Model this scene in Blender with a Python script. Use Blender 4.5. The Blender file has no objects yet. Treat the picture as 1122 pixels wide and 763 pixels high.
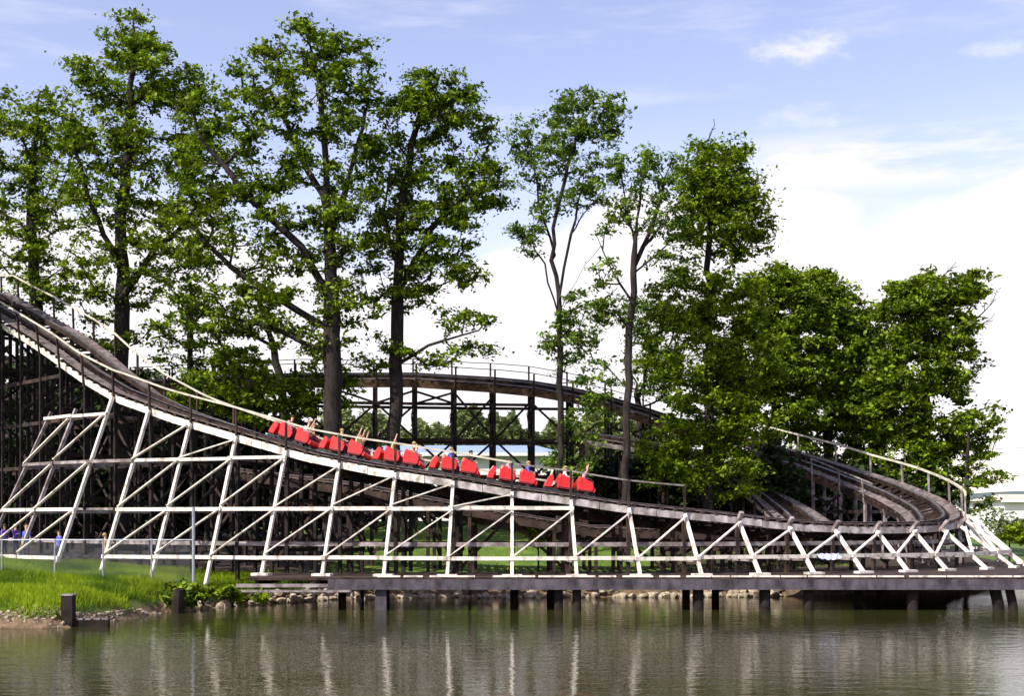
import bpy, bmesh, math, random
import numpy as np
from mathutils import Vector, Matrix, Quaternion
random.seed(7); rng = np.random.default_rng(7)
S = bpy.context.scene; C = S.collection
CAMZ = 4.06; F = 1400.0; CX = 561.0; HY = 570.0
def W(px, py, Y): return Vector(((px-CX)*Y/F, Y, CAMZ+(HY-py)*Y/F))
def lerp(a, b, t): return a+(b-a)*t
def table(x, T):
    if x <= T[0][0]: return T[0][1]
    for (a, b), (c, d) in zip(T, T[1:]):
        if x <= c: return b+(d-b)*(x-a)/(c-a)
    return T[-1][1]

# ------------------------------------------------------------------ materials
def new_mat(name):
    m = bpy.data.materials.new(name); m.use_nodes = True
    nt = m.node_tree; b = nt.nodes['Principled BSDF']
    return m, nt, b
def noise_col(nt, c1, c2, scale, stretch=(1,1,1), detail=4, lo=.35, hi=.65, coord='Object'):
    tc = nt.nodes.new('ShaderNodeTexCoord'); mp = nt.nodes.new('ShaderNodeMapping')
    mp.inputs['Scale'].default_value = stretch
    n = nt.nodes.new('ShaderNodeTexNoise'); n.inputs['Scale'].default_value = scale; n.inputs['Detail'].default_value = detail
    r = nt.nodes.new('ShaderNodeValToRGB')
    r.color_ramp.elements[0].position = lo; r.color_ramp.elements[0].color = (*c1, 1)
    r.color_ramp.elements[1].position = hi; r.color_ramp.elements[1].color = (*c2, 1)
    nt.links.new(tc.outputs[coord], mp.inputs['Vector']); nt.links.new(mp.outputs[0], n.inputs['Vector'])
    nt.links.new(n.outputs['Fac'], r.inputs['Fac'])
    return r, n, mp
def mat(name, c1, c2=None, scale=3, rough=.8, bump=.0, stretch=(1,1,1), metal=0, spec=.3, lo=.35, hi=.65):
    m, nt, b = new_mat(name)
    if c2 is None: c2 = tuple(x*.8 for x in c1)
    r, n, mp = noise_col(nt, c1, c2, scale, stretch, lo=lo, hi=hi)
    nt.links.new(r.outputs[0], b.inputs['Base Color'])
    b.inputs['Roughness'].default_value = rough; b.inputs['Metallic'].default_value = metal
    b.inputs['Specular IOR Level'].default_value = spec
    if bump:
        bp = nt.nodes.new('ShaderNodeBump'); bp.inputs['Strength'].default_value = bump; bp.inputs['Distance'].default_value = .03
        nt.links.new(n.outputs['Fac'], bp.inputs['Height']); nt.links.new(bp.outputs[0], b.inputs['Normal'])
    return m
def leaf_mat(name, c1, c2, trans=.3, scale=.8):
    m, nt, b = new_mat(name)
    r, n, mp = noise_col(nt, c1, c2, scale, detail=6, lo=.38, hi=.62)
    nt.links.new(r.outputs[0], b.inputs['Base Color'])
    b.inputs['Roughness'].default_value = .6; b.inputs['Specular IOR Level'].default_value = .25
    t = nt.nodes.new('ShaderNodeBsdfTranslucent'); nt.links.new(r.outputs[0], t.inputs['Color'])
    mx = nt.nodes.new('ShaderNodeMixShader'); mx.inputs[0].default_value = trans
    nt.links.new(b.outputs[0], mx.inputs[1]); nt.links.new(t.outputs[0], mx.inputs[2])
    nt.links.new(mx.outputs[0], nt.nodes['Material Output'].inputs['Surface'])
    return m
M = {}
M['white_wood'] = mat('weathered_white_timber', (.30,.25,.21), (.76,.70,.60), 3.2, .85, .5, (1,1,.5), lo=.30, hi=.50)
M['rail_wood'] = mat('handrail_timber', (.60,.56,.44), (.28,.25,.19), 1.6, .85, .2, (1,1,1), lo=.4, hi=.75)
M['grey_wood'] = mat('silvered_timber', (.40,.36,.35), (.15,.12,.11), 2.2, .9, .4, (1,1,1), lo=.3, hi=.6)
M['shade_grey'] = mat('shade_grey_timber', (.50,.46,.44), (.20,.17,.155), 2.6, .9, .4, (1,1,.6), lo=.35, hi=.62)  # shaded copy of the white timber, for beams turned from the sun
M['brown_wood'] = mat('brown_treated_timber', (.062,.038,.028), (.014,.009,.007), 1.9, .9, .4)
M['dark_wood'] = mat('old_and_shade_dark_timber', (.028,.019,.015), (.008,.006,.005), 2.5, .95, .4)  # old timber, also the left bents with shade put into the colour
M['fascia_brown'] = mat('brown_beam', (.20,.12,.075), (.07,.04,.025), 1.5, .9, .4, (1,1,3))
M['old_plank'] = mat('old_planks', (.20,.16,.15), (.07,.055,.05), 2.4, .9, .4)
M['steel'] = mat('polished_rail_steel', (.45,.45,.46), (.2,.19,.18), 4, .35, 0, metal=.8)
M['galv'] = mat('galvanised_steel', (.42,.45,.50), (.28,.30,.34), 6, .5, 0, metal=.5)
M['concrete'] = mat('pier_concrete', (.12,.105,.125), (.03,.026,.03), 2.2, .9, .5, (1,1,.5), lo=.3, hi=.68)
M['rock'] = mat('limestone_riprap', (.50,.42,.32), (.22,.17,.11), 1.4, .95, .6, (1,1,1))
M['red'] = mat('red_car_paint', (.75,.022,.020), (.50,.012,.012), 3.0, .32, .05, spec=.5)
M['black'] = mat('black_vinyl', (.015,.015,.017), (.03,.028,.028), 8, .5)
M['bark'] = mat('dark_bark', (.040,.030,.025), (.012,.010,.008), 5, .95, .8, (1,1,.25))
M['bark_pale'] = mat('pale_bark', (.17,.13,.12), (.05,.038,.034), 4, .95, .8, (1,1,.25))
M['leafA'] = leaf_mat('oak_leaves', (.036,.075,.004), (.27,.38,.008), .34, 1.6)
M['leafB'] = leaf_mat('dark_oak_leaves', (.024,.052,.003), (.235,.345,.008), .30, 1.6)
M['leafC'] = leaf_mat('bluish_leaves', (.040,.090,.012), (.21,.32,.030), .34, 1.6)
M['leafD'] = leaf_mat('shade_dark_understory_leaves', (.014,.028,.005), (.035,.060,.008), .15, .5)  # leaf colour set very dark so the shade below the coaster deepens
M['grassblade'] = leaf_mat('tall_grass', (.07,.14,.006), (.30,.41,.012), .4, .45)
M['water'], nt, b = new_mat('murky_lake_water')
b.inputs['Base Color'].default_value = (.032,.033,.010,1); b.inputs['Roughness'].default_value = .02
b.inputs['IOR'].default_value = 1.24; b.inputs['Specular IOR Level'].default_value = .5
tc = nt.nodes.new('ShaderNodeTexCoord'); mp = nt.nodes.new('ShaderNodeMapping'); mp.inputs['Scale'].default_value = (.55,1.2,1)
n1 = nt.nodes.new('ShaderNodeTexNoise'); n1.inputs['Scale'].default_value = 1.5; n1.inputs['Detail'].default_value = 4; n1.inputs['Roughness'].default_value = .6
n2 = nt.nodes.new('ShaderNodeTexNoise'); n2.inputs['Scale'].default_value = .07; n2.inputs['Detail'].default_value = 2
nt.links.new(tc.outputs['Object'], mp.inputs[0]); nt.links.new(mp.outputs[0], n1.inputs[0]); nt.links.new(tc.outputs['Object'], n2.inputs[0])
mm = nt.nodes.new('ShaderNodeMapRange'); mm.inputs[1].default_value=.35; mm.inputs[2].default_value=.65; mm.inputs[3].default_value=.07; mm.inputs[4].default_value=.27
nt.links.new(n2.outputs['Fac'], mm.inputs[0])
bp = nt.nodes.new('ShaderNodeBump'); bp.inputs['Distance'].default_value = .12
nt.links.new(mm.outputs[0], bp.inputs['Strength']); nt.links.new(n1.outputs['Fac'], bp.inputs['Height']); nt.links.new(bp.outputs[0], b.inputs['Normal'])

# ground: grass with bare soil near the waterline
M['ground'], nt, b = new_mat('lawn_and_bank')
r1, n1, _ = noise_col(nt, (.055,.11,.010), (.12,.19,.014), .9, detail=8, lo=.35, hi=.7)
r2, n2, _ = noise_col(nt, (.20,.13,.07), (.07,.045,.025), 3.0, detail=8)
geo = nt.nodes.new('ShaderNodeNewGeometry'); sx = nt.nodes.new('ShaderNodeSeparateXYZ'); nt.links.new(geo.outputs['Position'], sx.inputs[0])
n3 = nt.nodes.new('ShaderNodeTexNoise'); n3.inputs['Scale'].default_value = 1.3; n3.inputs['Detail'].default_value = 5
nt.links.new(geo.outputs['Position'], n3.inputs[0])
ad = nt.nodes.new('ShaderNodeMath'); ad.operation = 'MULTIPLY_ADD'; ad.inputs[1].default_value = .9; nt.links.new(n3.outputs['Fac'], ad.inputs[0]); nt.links.new(sx.outputs[2], ad.inputs[2])
mr = nt.nodes.new('ShaderNodeMapRange'); mr.inputs[1].default_value = .75; mr.inputs[2].default_value = 1.05; nt.links.new(ad.outputs[0], mr.inputs[0])
mx = nt.nodes.new('ShaderNodeMix'); mx.data_type = 'RGBA'
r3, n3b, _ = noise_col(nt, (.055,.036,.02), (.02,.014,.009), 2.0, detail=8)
def GM(op, a, b_=None):
    q = nt.nodes.new('ShaderNodeMath'); q.operation = op
    for i_, v_ in enumerate((a, b_)):
        if v_ is None: continue
        if isinstance(v_, (int, float)): q.inputs[i_].default_value = v_
        else: nt.links.new(v_, q.inputs[i_])
    return q.outputs[0]
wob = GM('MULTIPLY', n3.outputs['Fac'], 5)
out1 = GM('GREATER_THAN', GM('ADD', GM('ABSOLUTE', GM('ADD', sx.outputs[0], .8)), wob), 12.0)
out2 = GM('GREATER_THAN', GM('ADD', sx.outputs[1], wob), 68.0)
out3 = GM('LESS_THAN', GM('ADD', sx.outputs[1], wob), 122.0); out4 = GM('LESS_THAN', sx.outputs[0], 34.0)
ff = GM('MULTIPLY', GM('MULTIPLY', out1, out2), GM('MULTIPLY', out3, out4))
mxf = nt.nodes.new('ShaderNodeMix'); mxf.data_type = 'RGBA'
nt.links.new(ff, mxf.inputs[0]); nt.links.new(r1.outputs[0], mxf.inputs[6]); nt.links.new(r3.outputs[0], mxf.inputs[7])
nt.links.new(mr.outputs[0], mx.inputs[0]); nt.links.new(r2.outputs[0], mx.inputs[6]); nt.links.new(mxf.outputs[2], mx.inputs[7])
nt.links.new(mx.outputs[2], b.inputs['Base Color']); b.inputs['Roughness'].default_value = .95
bp = nt.nodes.new('ShaderNodeBump'); bp.inputs['Strength'].default_value=.7; bp.inputs['Distance'].default_value=.12
nz = nt.nodes.new('ShaderNodeTexNoise'); nz.inputs['Scale'].default_value = 7; nz.inputs['Detail'].default_value = 6
nt.links.new(geo.outputs['Position'], nz.inputs[0]); nt.links.new(nz.outputs['Fac'], bp.inputs['Height']); nt.links.new(bp.outputs[0], b.inputs['Normal'])

# ------------------------------------------------------------------ object helpers
def tag(o, label=None, cat=None, group=None, kind=None):
    if label: o['label'] = label
    if cat: o['category'] = cat
    if group: o['group'] = group
    if kind: o['kind'] = kind
    return o
def empty(name, loc, label, cat, group=None, rz=0):
    o = bpy.data.objects.new(name, None); C.objects.link(o); o.location = loc; o.rotation_euler = (0,0,rz)
    o.empty_display_size = .3
    return tag(o, label, cat, group)
class MB:
    """collects quads / boxes in world coordinates and links them as ONE mesh"""
    def __init__(s): s.v = []; s.f = []; s.m = []; s.mi = 0
    def quad8(s, P):
        b = len(s.v); s.v += [tuple(p) for p in P]
        for f in ((0,3,2,1),(4,5,6,7),(0,1,5,4),(1,2,6,5),(2,3,7,6),(3,0,4,7)):
            s.f.append(tuple(b+i for i in f)); s.m.append(s.mi)
    def bar(s, a, b, w, h, up=(0,0,1), j=.0):
        a = Vector(a); b = Vector(b); d = (b-a)
        if d.length < 1e-5: return
        d.normalize(); up = Vector(up)
        if abs(d.dot(up)) > .97: up = Vector((0,1,0))
        x = d.cross(up).normalized(); y = x.cross(d).normalized()
        x *= w/2; y *= h/2
        s.quad8([a-x-y, a+x-y, a+x+y, a-x+y, b-x-y, b+x-y, b+x+y, b-x+y])
    def box(s, c, sx, sy, sz, rz=0, R=None):
        c = Vector(c); R = R or Matrix.Rotation(rz, 3, 'Z')
        P = [c+R@Vector((x*sx/2, y*sy/2, z*sz/2)) for z in (-1,1) for x,y in ((-1,-1),(1,-1),(1,1),(-1,1))]
        s.quad8(P)
    def sweep(s, rings, close=False, caps=True):
        b = len(s.v); k = len(rings[0])
        for r in rings: s.v += [tuple(p) for p in r]
        for i in range(len(rings)-1):
            for j in range(k):
                a = b+i*k+j; c = b+i*k+(j+1)%k
                s.f.append((a, c, c+k, a+k)); s.m.append(s.mi)
        if caps:
            s.f.append(tuple(b+j for j in range(k))[::-1]); s.m.append(s.mi)
            e = b+(len(rings)-1)*k; s.f.append(tuple(e+j for j in range(k))); s.m.append(s.mi)
    def tube(s, pts, rad, k=6):
        pts = [Vector(p) for p in pts]; rings = []
        if not isinstance(rad, (list, tuple)): rad = [rad]*len(pts)
        for i, p in enumerate(pts):
            d = (pts[min(i+1, len(pts)-1)]-pts[max(i-1, 0)]).normalized()
            u = Vector((0,0,1)) if abs(d.z) < .9 else Vector((1,0,0))
            x = d.cross(u).normalized(); y = d.cross(x).normalized()
            rings.append([p+(x*math.cos(t)+y*math.sin(t))*rad[i] for t in [2*math.pi*q/k for q in range(k)]])
        s.sweep(rings)
    def build(s, name, mats, parent=None, smooth=False, origin=None):
        me = bpy.data.meshes.new(name)
        o0 = Vector(origin) if origin is not None else Vector((0,0,0))
        me.from_pydata([tuple(Vector(v)-o0) for v in s.v], [], s.f)
        for m in (mats if isinstance(mats, (list, tuple)) else [mats]): me.materials.append(m)
        me.polygons.foreach_set('material_index', s.m)
        if smooth: me.polygons.foreach_set('use_smooth', [True]*len(me.polygons))
        bm = bmesh.new(); bm.from_mesh(me); bmesh.ops.recalc_face_normals(bm, faces=bm.faces); bm.to_mesh(me); bm.free()
        o = bpy.data.objects.new(name, me); C.objects.link(o)
        if parent is not None:
            o.parent = parent
            o.matrix_parent_inverse = Matrix.LocRotScale(parent.location, parent.rotation_euler, None).inverted() if parent.parent is None else parent.matrix_parent_inverse.inverted() if False else Matrix.Identity(4)
            if parent.parent is None:
                pass
        if origin is not None: o.location = o0
        return o
def adopt(child, parent):
    child.parent = parent; return child

# ------------------------------------------------------------------ terrain + lake
SHORE = [(-400,20),(-60,43),(-24,46.5),(-19,47.4),(-16.9,48.2),(-16,51),(-15.2,56),(-13.2,59.5),(-11.5,62.5),(-9,65.5),(-4,66.8),(0,67),(9,67.3),(15,68),(21,69.5),(26,72.5),(31,80),(40,96),(80,105),(400,120)]
def shore_dist(x, y):
    best = 1e9
    for (a, b), (c, d) in zip(SHORE, SHORE[1:]):
        dx, dy = c-a, d-b; t = ((x-a)*dx+(y-b)*dy)/(dx*dx+dy*dy); t = max(0, min(1, t))
        q = math.hypot(x-a-dx*t, y-b-dy*t)
        if q < best:
            best = q
    ys = table(x, SHORE)
    # inland = behind the shoreline (larger y), the steep western spur handled by side test
    return best if y > ys else -best
def hnoise(x, y):
    return .5*math.sin(x*.9+1.3*math.sin(y*.5))+.5*math.sin(y*1.1+1.7*math.sin(x*.4)+2)
def ground_z(x, y):
    d = shore_dist(x, y)+.25*hnoise(x*1.6, y*1.6)
    if d < 0: return max(-1.6, d*.45)
    if d > 140: return 3.6+ (0 if x < 30 else -2.3*min(1, (x-30)/25))
    sl = .11 if x > -10 else lerp(.11, .068, min(1, (-10-x)/6)) if d < 16 else lerp(.11, .068, min(1, max(0, (-10-x)/6)))
    z = .95*(1-math.exp(-d/.7))+sl*min(d, 27)
    if x > 28: z = lerp(z, .95*(1-math.exp(-d/.7))+.35, min(1, (x-28)/20))
    return z+.06*hnoise(x, y)*min(1, d)
def grid_axis(lo, hi, fine_lo, fine_hi, fs, n):
    a = list(np.linspace(lo, fine_lo, n, endpoint=False)**1); m = list(np.arange(fine_lo, fine_hi, fs)); b = list(np.linspace(fine_hi, hi, n))
    return a+m+b
xs = [-2500,-1200,-600,-300,-180,-120,-90,-70,-58,-50,-45]+list(np.arange(-42,42,.7))+[45,50,58,70,90,120,180,300,600,1200,2500]
ys = [-300,-100,-30,0,20,32,38,42]+list(np.arange(44,100,.7))+[102,106,112,120,130,145,165,200,260,400,700,1300,3000]
V = [(x, y, ground_z(x, y)) for y in ys for x in xs]; nx = len(xs)
Fc = [(j*nx+i, j*nx+i+1, (j+1)*nx+i+1, (j+1)*nx+i) for j in range(len(ys)-1) for i in range(nx-1)]
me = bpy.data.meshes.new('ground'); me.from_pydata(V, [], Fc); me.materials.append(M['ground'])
me.polygons.foreach_set('use_smooth', [True]*len(me.polygons))
o = bpy.data.objects.new('ground', me); C.objects.link(o); tag(o, kind='structure')
me = bpy.data.meshes.new('lake_water'); me.from_pydata([(-400,-300,0),(400,-300,0),(400,130,0),(-400,130,0)], [], [(0,1,2,3)]); me.materials.append(M['water'])
o = bpy.data.objects.new('lake_water', me); C.objects.link(o); tag(o, kind='structure')

# ------------------------------------------------------------------ coaster base curve (outer edge of the track)
BAY = 2.75; SUB = 4; N0, N1 = -17, 40
def heading(n):
    if n < -8: return -35-min(12, (-8-n)*6)
    if n <= 8: return 4.38*n
    if n <= 21: return 35+(n-8)*11.3
    return 181.9+ min(10, (n-21)*.9)
pts = {0: Vector((0, 60, 0))}; hd = {}
for k in range(0, N1*SUB):
    h = math.radians(heading((k+.5)/SUB)); pts[k+1] = pts[k]+Vector((math.cos(h), math.sin(h), 0))*BAY/SUB
for k in range(0, N0*SUB, -1):
    h = math.radians(heading((k-.5)/SUB)); pts[k-1] = pts[k]-Vector((math.cos(h), math.sin(h), 0))*BAY/SUB
FASC = [(-40,328),(0,352),(30,370),(60,390),(90,412),(126,432),(183,453),(262,476),(337,498),(402,511),(468,521),(503,526),(563,537),(623,545),(684,554),(742,560),(784,564),(847,571),(880,574),(938,577),(1020,579)]
ZB = [(8,3.75),(9,3.8),(10,3.95),(11,4.2),(12,4.6),(13,5.2),(14,5.8),(15,6.5),(16,7.2),(17,8.0),(18,8.8),(19,9.6),(20,10.4),(21,11.1),(22,12.0),(23,12.8),(24,13.4),(25,13.8),(26,14.0),(28,14.2),(31,14.0),(35,13.2)]
def base_z(n, P):
    if n >= 8: return table(n, ZB)
    px = CX+P.x/P.y*F
    z = CAMZ+(HY-table(px, FASC))*P.y/F
    if n > 5: z = lerp(z, 3.75, (n-5)/3)
    return z
BANK = [(-17,-12),(-11,-11),(-9,-6),(-7,3),(-4,9),(4,9),(8,10),(12,15),(15,17),(22,17),(28,12),(40,8)]
def frame(n):
    k = n*SUB; k0 = int(math.floor(k)); k0 = max(N0*SUB, min(N1*SUB-1, k0)); t = k-k0
    P = pts[k0].lerp(pts[k0+1], t); h = math.radians(heading(n))
    return P, Vector((math.cos(h), math.sin(h), 0)), Vector((math.sin(h), -math.cos(h), 0))
zc = {}
def bz(n):
    k = round(n*SUB)
    if k not in zc:
        kk = max(N0*SUB, min(N1*SUB, k)); zc[k] = base_z(kk/SUB, pts[kk])
    return zc[k]
def bzi(n):
    k = math.floor(n*SUB); t = n*SUB-k
    return lerp(bz(k/SUB), bz((k+1)/SUB), t)
# cross-section point: offset u (0 = outer edge, negative inward), height v above the outer fascia centre line
def XS(n, u, v, which='A'):
    P, T, N = frame(n)
    if which == 'A': z = bzi(n); be = math.radians(table(n, BANK))
    else:
        z = table(n, ZI)+.25; be = math.radians(8); P = P-N*7.0
    c, s = math.cos(be), math.sin(be)
    return P+N*(u*c-v*s)+Vector((0,0,z+u*s+v*c))
ZI = [(-8,6.6),(-4,5.6),(-2,4.8),(0,4.0),(2,3.3),(8,3.0),(12,3.2),(14,3.9),(16,4.9),(18,6.1),(20,7.4),(22,8.6),(24,9.4)]
PIERZ = 1.5
def pier_here(x, y): return x > -11.8 and y > 56.5 and y < 82 and (y < 63.5+max(0, x-6)*.75)
def foot_z(x, y):
    g = ground_z(x, y)
    if pier_here(x, y): return max(PIERZ, g-.1)
    return g-.25

root = empty('wooden_roller_coaster', (0,60,0), 'long white and brown timber roller coaster curving round the lake shore', 'roller coaster')
def part(mb, name, m, parent=root, label=None, smooth=False):
    me_o = mb.build(name, m, None, smooth)
    # the thing's origin is a pure translation, so shift the child back
    off = parent.location.copy()
    if parent.parent is not None: off = Vector((0,0,0))
    me_o.parent = parent; me_o.location = -off
    if label: me_o['label'] = label
    return me_o

def sweep_part(name, n0, n1, u, v, w, h, m, which='A', step=.25, label=None):
    mb = MB(); rings = []
    n = n0
    while n <= n1+1e-6:
        rings.append([XS(n, u+a*w/2, v+b*h/2, which) for a, b in ((-1,-1),(1,-1),(1,1),(-1,1))]); n += step
    mb.sweep(rings); return part(mb, name, m, label=label)
WID = 3.1
def build_track(n0, n1, which, mats, nsplit=None):
    fas, rail_m, hand_m = mats
    sweep_part('running_rail', n0, n1, -.95, .22, .28, .26, M['brown_wood'], which)
    sweep_part('running_rail', n0, n1, -2.15, .22, .28, .26, M['brown_wood'], which)
    for u in (-.93, -2.17): sweep_part('steel_strip', n0, n1, u, .36, .12, .02, M['steel'], which)
    t = MB(); n = n0+.1
    while n < n1:
        a, b = XS(n, .08, .03, which), XS(n, -WID-.08, .03, which)
        upv = (XS(n, -1, .1, which)-XS(n, -1, 0, which)); t.bar(a, b, .17, .12, upv); n += 1/4.
    part(t, 'crosstie', M['brown_wood'])['kind'] = 'stuff'
    wk = MB()
    for u in (-.35, -WID+.35):
        rings = []; n = n0
        while n <= n1+1e-6: rings.append([XS(n, u+a*.28, .115+b*.02, which) for a, b in ((-1,-1),(1,-1),(1,1),(-1,1))]); n += .25
        wk.sweep(rings)
    part(wk, 'walkway', M['old_plank'])

# main circuit A
build_track(-16.5, 35, 'A', (None, None, None))
def fascia(n0, n1, u, m, which='A', h=.42, label=None):
    # boards butt end to end, one per bay, each a touch different in height
    mb = MB(); n = n0; i = 0
    while n < n1-1e-6:
        e = min(n+1, n1); j = random.uniform(-.02,.02); g = .006
        rings = [[XS(q, u+a*.05, -.21+j+b*h/2, which) for a, b in ((-1,-1),(1,-1),(1,1),(-1,1))] for q in np.linspace(n+g, e-g, 4)]
        mb.sweep(rings); n += 1
    return part(mb, 'side_beam', m, label=label)
fascia(-16.5, -1.5, .0, M['white_wood'], h=.36); fascia(-1.5, 12.5, .0, M['shade_grey'], h=.34, label='side beam coloured grey for shade'); fascia(12.5, 35, .0, M['dark_wood'])  # right run greyer as it turns from the sun, shade in its colour
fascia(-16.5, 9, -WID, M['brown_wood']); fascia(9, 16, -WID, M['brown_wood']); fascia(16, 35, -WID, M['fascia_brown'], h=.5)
# handrails
def handrail(n0, n1, u, hgt, m, which='A', lean=0, w=.085):
    mb = MB(); rings = []
    for n in np.arange(n0, n1+1e-6, .25):
        base = XS(n, u, .1, which); P, T, N = frame(n)
        c = base+Vector((0,0,hgt+.02*math.sin(n*2.3)))+N*lean
        rings.append([c+N*a*w/2+Vector((0,0,b*w/2)) for a, b in ((-1,-1),(1,-1),(1,1),(-1,1))])
    mb.sweep(rings); part(mb, 'handrail', m)
handrail(-16.5, -.0, .1, 1.15, M['rail_wood'], lean=.08)
handrail(0, 3.0, .1, 1.1, M['grey_wood'], lean=.08, w=.07)
handrail(-16.5, 1.0, -WID-.1, 1.15, M['rail_wood'], lean=-.05)
handrail(11, 20, .1, 1.15, M['rail_wood'], lean=.12, w=.12)
handrail(20, 35, .1, 1.1, M['brown_wood'], lean=.05, w=.05)
handrail(14.5, 17, -WID-.1, 1.0, M['grey_wood'], w=.08); handrail(22, 35, -WID-.1, 1.05, M['brown_wood'], w=.05)
def hpost(mb, n, u, hgt, which='A', lean=0, w=.10):
    a = XS(n, u, -.5, which); b = XS(n, u, .1, which)+Vector((0,0,hgt)); P, T, N = frame(n); mb.bar(a, b+N*lean, w, w, N)

# bents
LEV = [2.3, 4.6, 7.05, 9.55, 12.0, 14.4]
def leglevel(n, z):    # point on the batter leg of bent n at height z
    top, ft = LEG[n]; t = (z-ft.z)/(top.z-ft.z); return ft.lerp(top, t)
LEG = {}
LEGS = range(-10, 15)
for n in LEGS:
    P, T, N = frame(n)
    top = XS(n, .02, -.15); top += N*.14
    if n < -8: top = top-Vector((0,0,top.z-9.95))+N*.35
    w = 2.35 if n >= -3 else table(n, [(-16,5.2),(-10,4.2),(-8,3.7),(-5,2.8),(-3,2.35)])
    if n > 8: w = 2.35+min(1, (n-8)/3)*1.1
    q = P+N*w; ft = Vector((q.x, q.y, foot_z(q.x, q.y))); LEG[n] = (top, ft)
for n in range(-16, 36):
    P, T, N = frame(n); mb = MB(); front = n < 14
    # posts below the track
    offs = (0, -1.55, -WID)
    tz = []
    for j, u in enumerate(offs):
        top = XS(n, u, -.45); q = Vector((top.x, top.y, 0)); fz = foot_z(q.x, q.y)
        mb.bar((q.x, q.y, fz), (q.x, q.y, top.z), .17, .17, N); tz.append((q, fz, top.z))
    mb.bar(XS(n, .12, -.30), XS(n, -WID-.12, -.30), .12, .26)     # cap under the ties
    zz = max(tz[0][1], tz[2][1])+1.1
    k = 0
    while zz < tz[2][2]-.6:
        a = tz[0][0]+Vector((0,0,zz))+T*.09; b = tz[2][0]+Vector((0,0,zz))+T*.09; mb.bar(a, b, .07, .2)
        if zz+2.3 < tz[2][2]:
            p, r = (a, b) if k % 2 else (b, a); mb.bar(p+T*.06, Vector((r.x, r.y, zz+2.3))+T*.06, .05, .15)
        zz += 2.4; k += 1
    bent = part(mb, 'bent', M['dark_wood'] if n < 0 else M['brown_wood'] if n < 12 else M['grey_wood'] if n < 20 else M['dark_wood'])  # left bents take the darkest wood, painting in the shade behind the drop
    if n in LEGS and n <= 13:
        top, ft = LEG[n]; lm = MB(); lm.bar(ft, top, .165, .14, T)
        l = part(lm, 'batter_leg', M['white_wood'] if n > -9 else M['grey_wood'], bent)
        # ties from the batter leg back to the posts
        for z in LEV:
            if z < top.z-.7 and z > ft.z+.4:
                tm = MB(); a = leglevel(n, z-.12); tm.bar(a-T*.13, tz[1][0]+Vector((0,0,z-.12))-T*.13, .06, .17)
                part(tm, 'tie_beam', M['grey_wood'], bent)
        fm = MB(); fm.box(ft+Vector((0,0,.03))+N*.0, .9, .42, .12, math.atan2(T.y, T.x)+.0)
        if n > -5: part(fm, 'foot_block', M['white_wood'], bent)
    def HP(u, hgt, w=.10, lean=0):
        hp = MB(); hpost(hp, n, u, hgt, lean=lean, w=w)
        part(hp, 'handrail_post', M['brown_wood'] if n < 11 else M['grey_wood'] if n < 20 else M['brown_wood'], bent)
    if n <= 3: HP(.1, 1.13, lean=.08)
    if n <= 1: HP(-WID-.1, 1.13, lean=-.05)
    if n >= 11: HP(.1, 1.13, lean=.1, w=.10 if n < 20 else .12)
    if n in (15,16,17) or n >= 22: HP(-WID-.1, 1.03, w=.08 if n < 20 else .12)
    if 3 < n < 11:     # outrigger blocks that carry the bank at the low curve
        hp = MB(); a = XS(n, .05, -.35); hp.bar(a, a+N*.45+Vector((0,0,.55)), .16, .2, T); part(hp, 'outrigger', M['grey_wood'], bent)

# ledgers along the batter legs
for li, z in enumerate(LEV):
    run = None
    ns = [n for n in range(-10, 15) if LEG[n][0].z > z+(.25 if li else -9) and not (li == 1 and n > 1)]
    for n in ns:
        if n+1 in ns and not (n == -8 and li != 2):
            mb = MB()
            P, T, N = frame(n+.5)
            j = random.uniform(-.03,.03)+(-.12 if n < -8 and li == 0 else 0)
            a = leglevel(n, z+j)+N*.13; b = leglevel(n+1, z+j)+N*.13
            a -= T*.14; b += T*.10
            a = a + N*(.0 if n % 2 else .055); b = b+N*(.0 if n % 2 else .055)
            mb.bar(a, b, .06, .175 if li < 2 else .155)
            part(mb, 'ledger', M['grey_wood'] if (li == 2 and n < -7) else M['white_wood'])
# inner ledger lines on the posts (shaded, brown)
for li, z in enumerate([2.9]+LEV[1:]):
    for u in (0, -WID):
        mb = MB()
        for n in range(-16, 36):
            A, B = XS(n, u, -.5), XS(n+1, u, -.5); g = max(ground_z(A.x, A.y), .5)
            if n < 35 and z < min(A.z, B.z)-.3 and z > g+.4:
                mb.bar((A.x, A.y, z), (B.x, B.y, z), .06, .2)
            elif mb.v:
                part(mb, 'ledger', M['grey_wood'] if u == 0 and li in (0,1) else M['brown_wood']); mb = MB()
# diagonals on the outer plane
for n in range(-10, 13):
    if n == -8: continue
    for li, z in enumerate(LEV):
        ta, tb = LEG[n][0].z, LEG[n+1][0].z
        if z > ta-.5: break
        z2 = LEV[li+1]-.05 if li+1 < len(LEV) and not (li == 0 and n >= 1) else 99
        z2 = min(z2, tb-.10)
        if z2-z < .6: continue
        P, T, N = frame(n+.5); mb = MB()
        mb.bar(leglevel(n, z+.1+random.uniform(-.08,.08))+N*.20+T*.02, leglevel(n+1, z2+random.uniform(-.10,.03))+N*.20, .055, random.uniform(.14,.18), N)
        part(mb, 'diagonal_brace', M['white_wood'])
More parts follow.
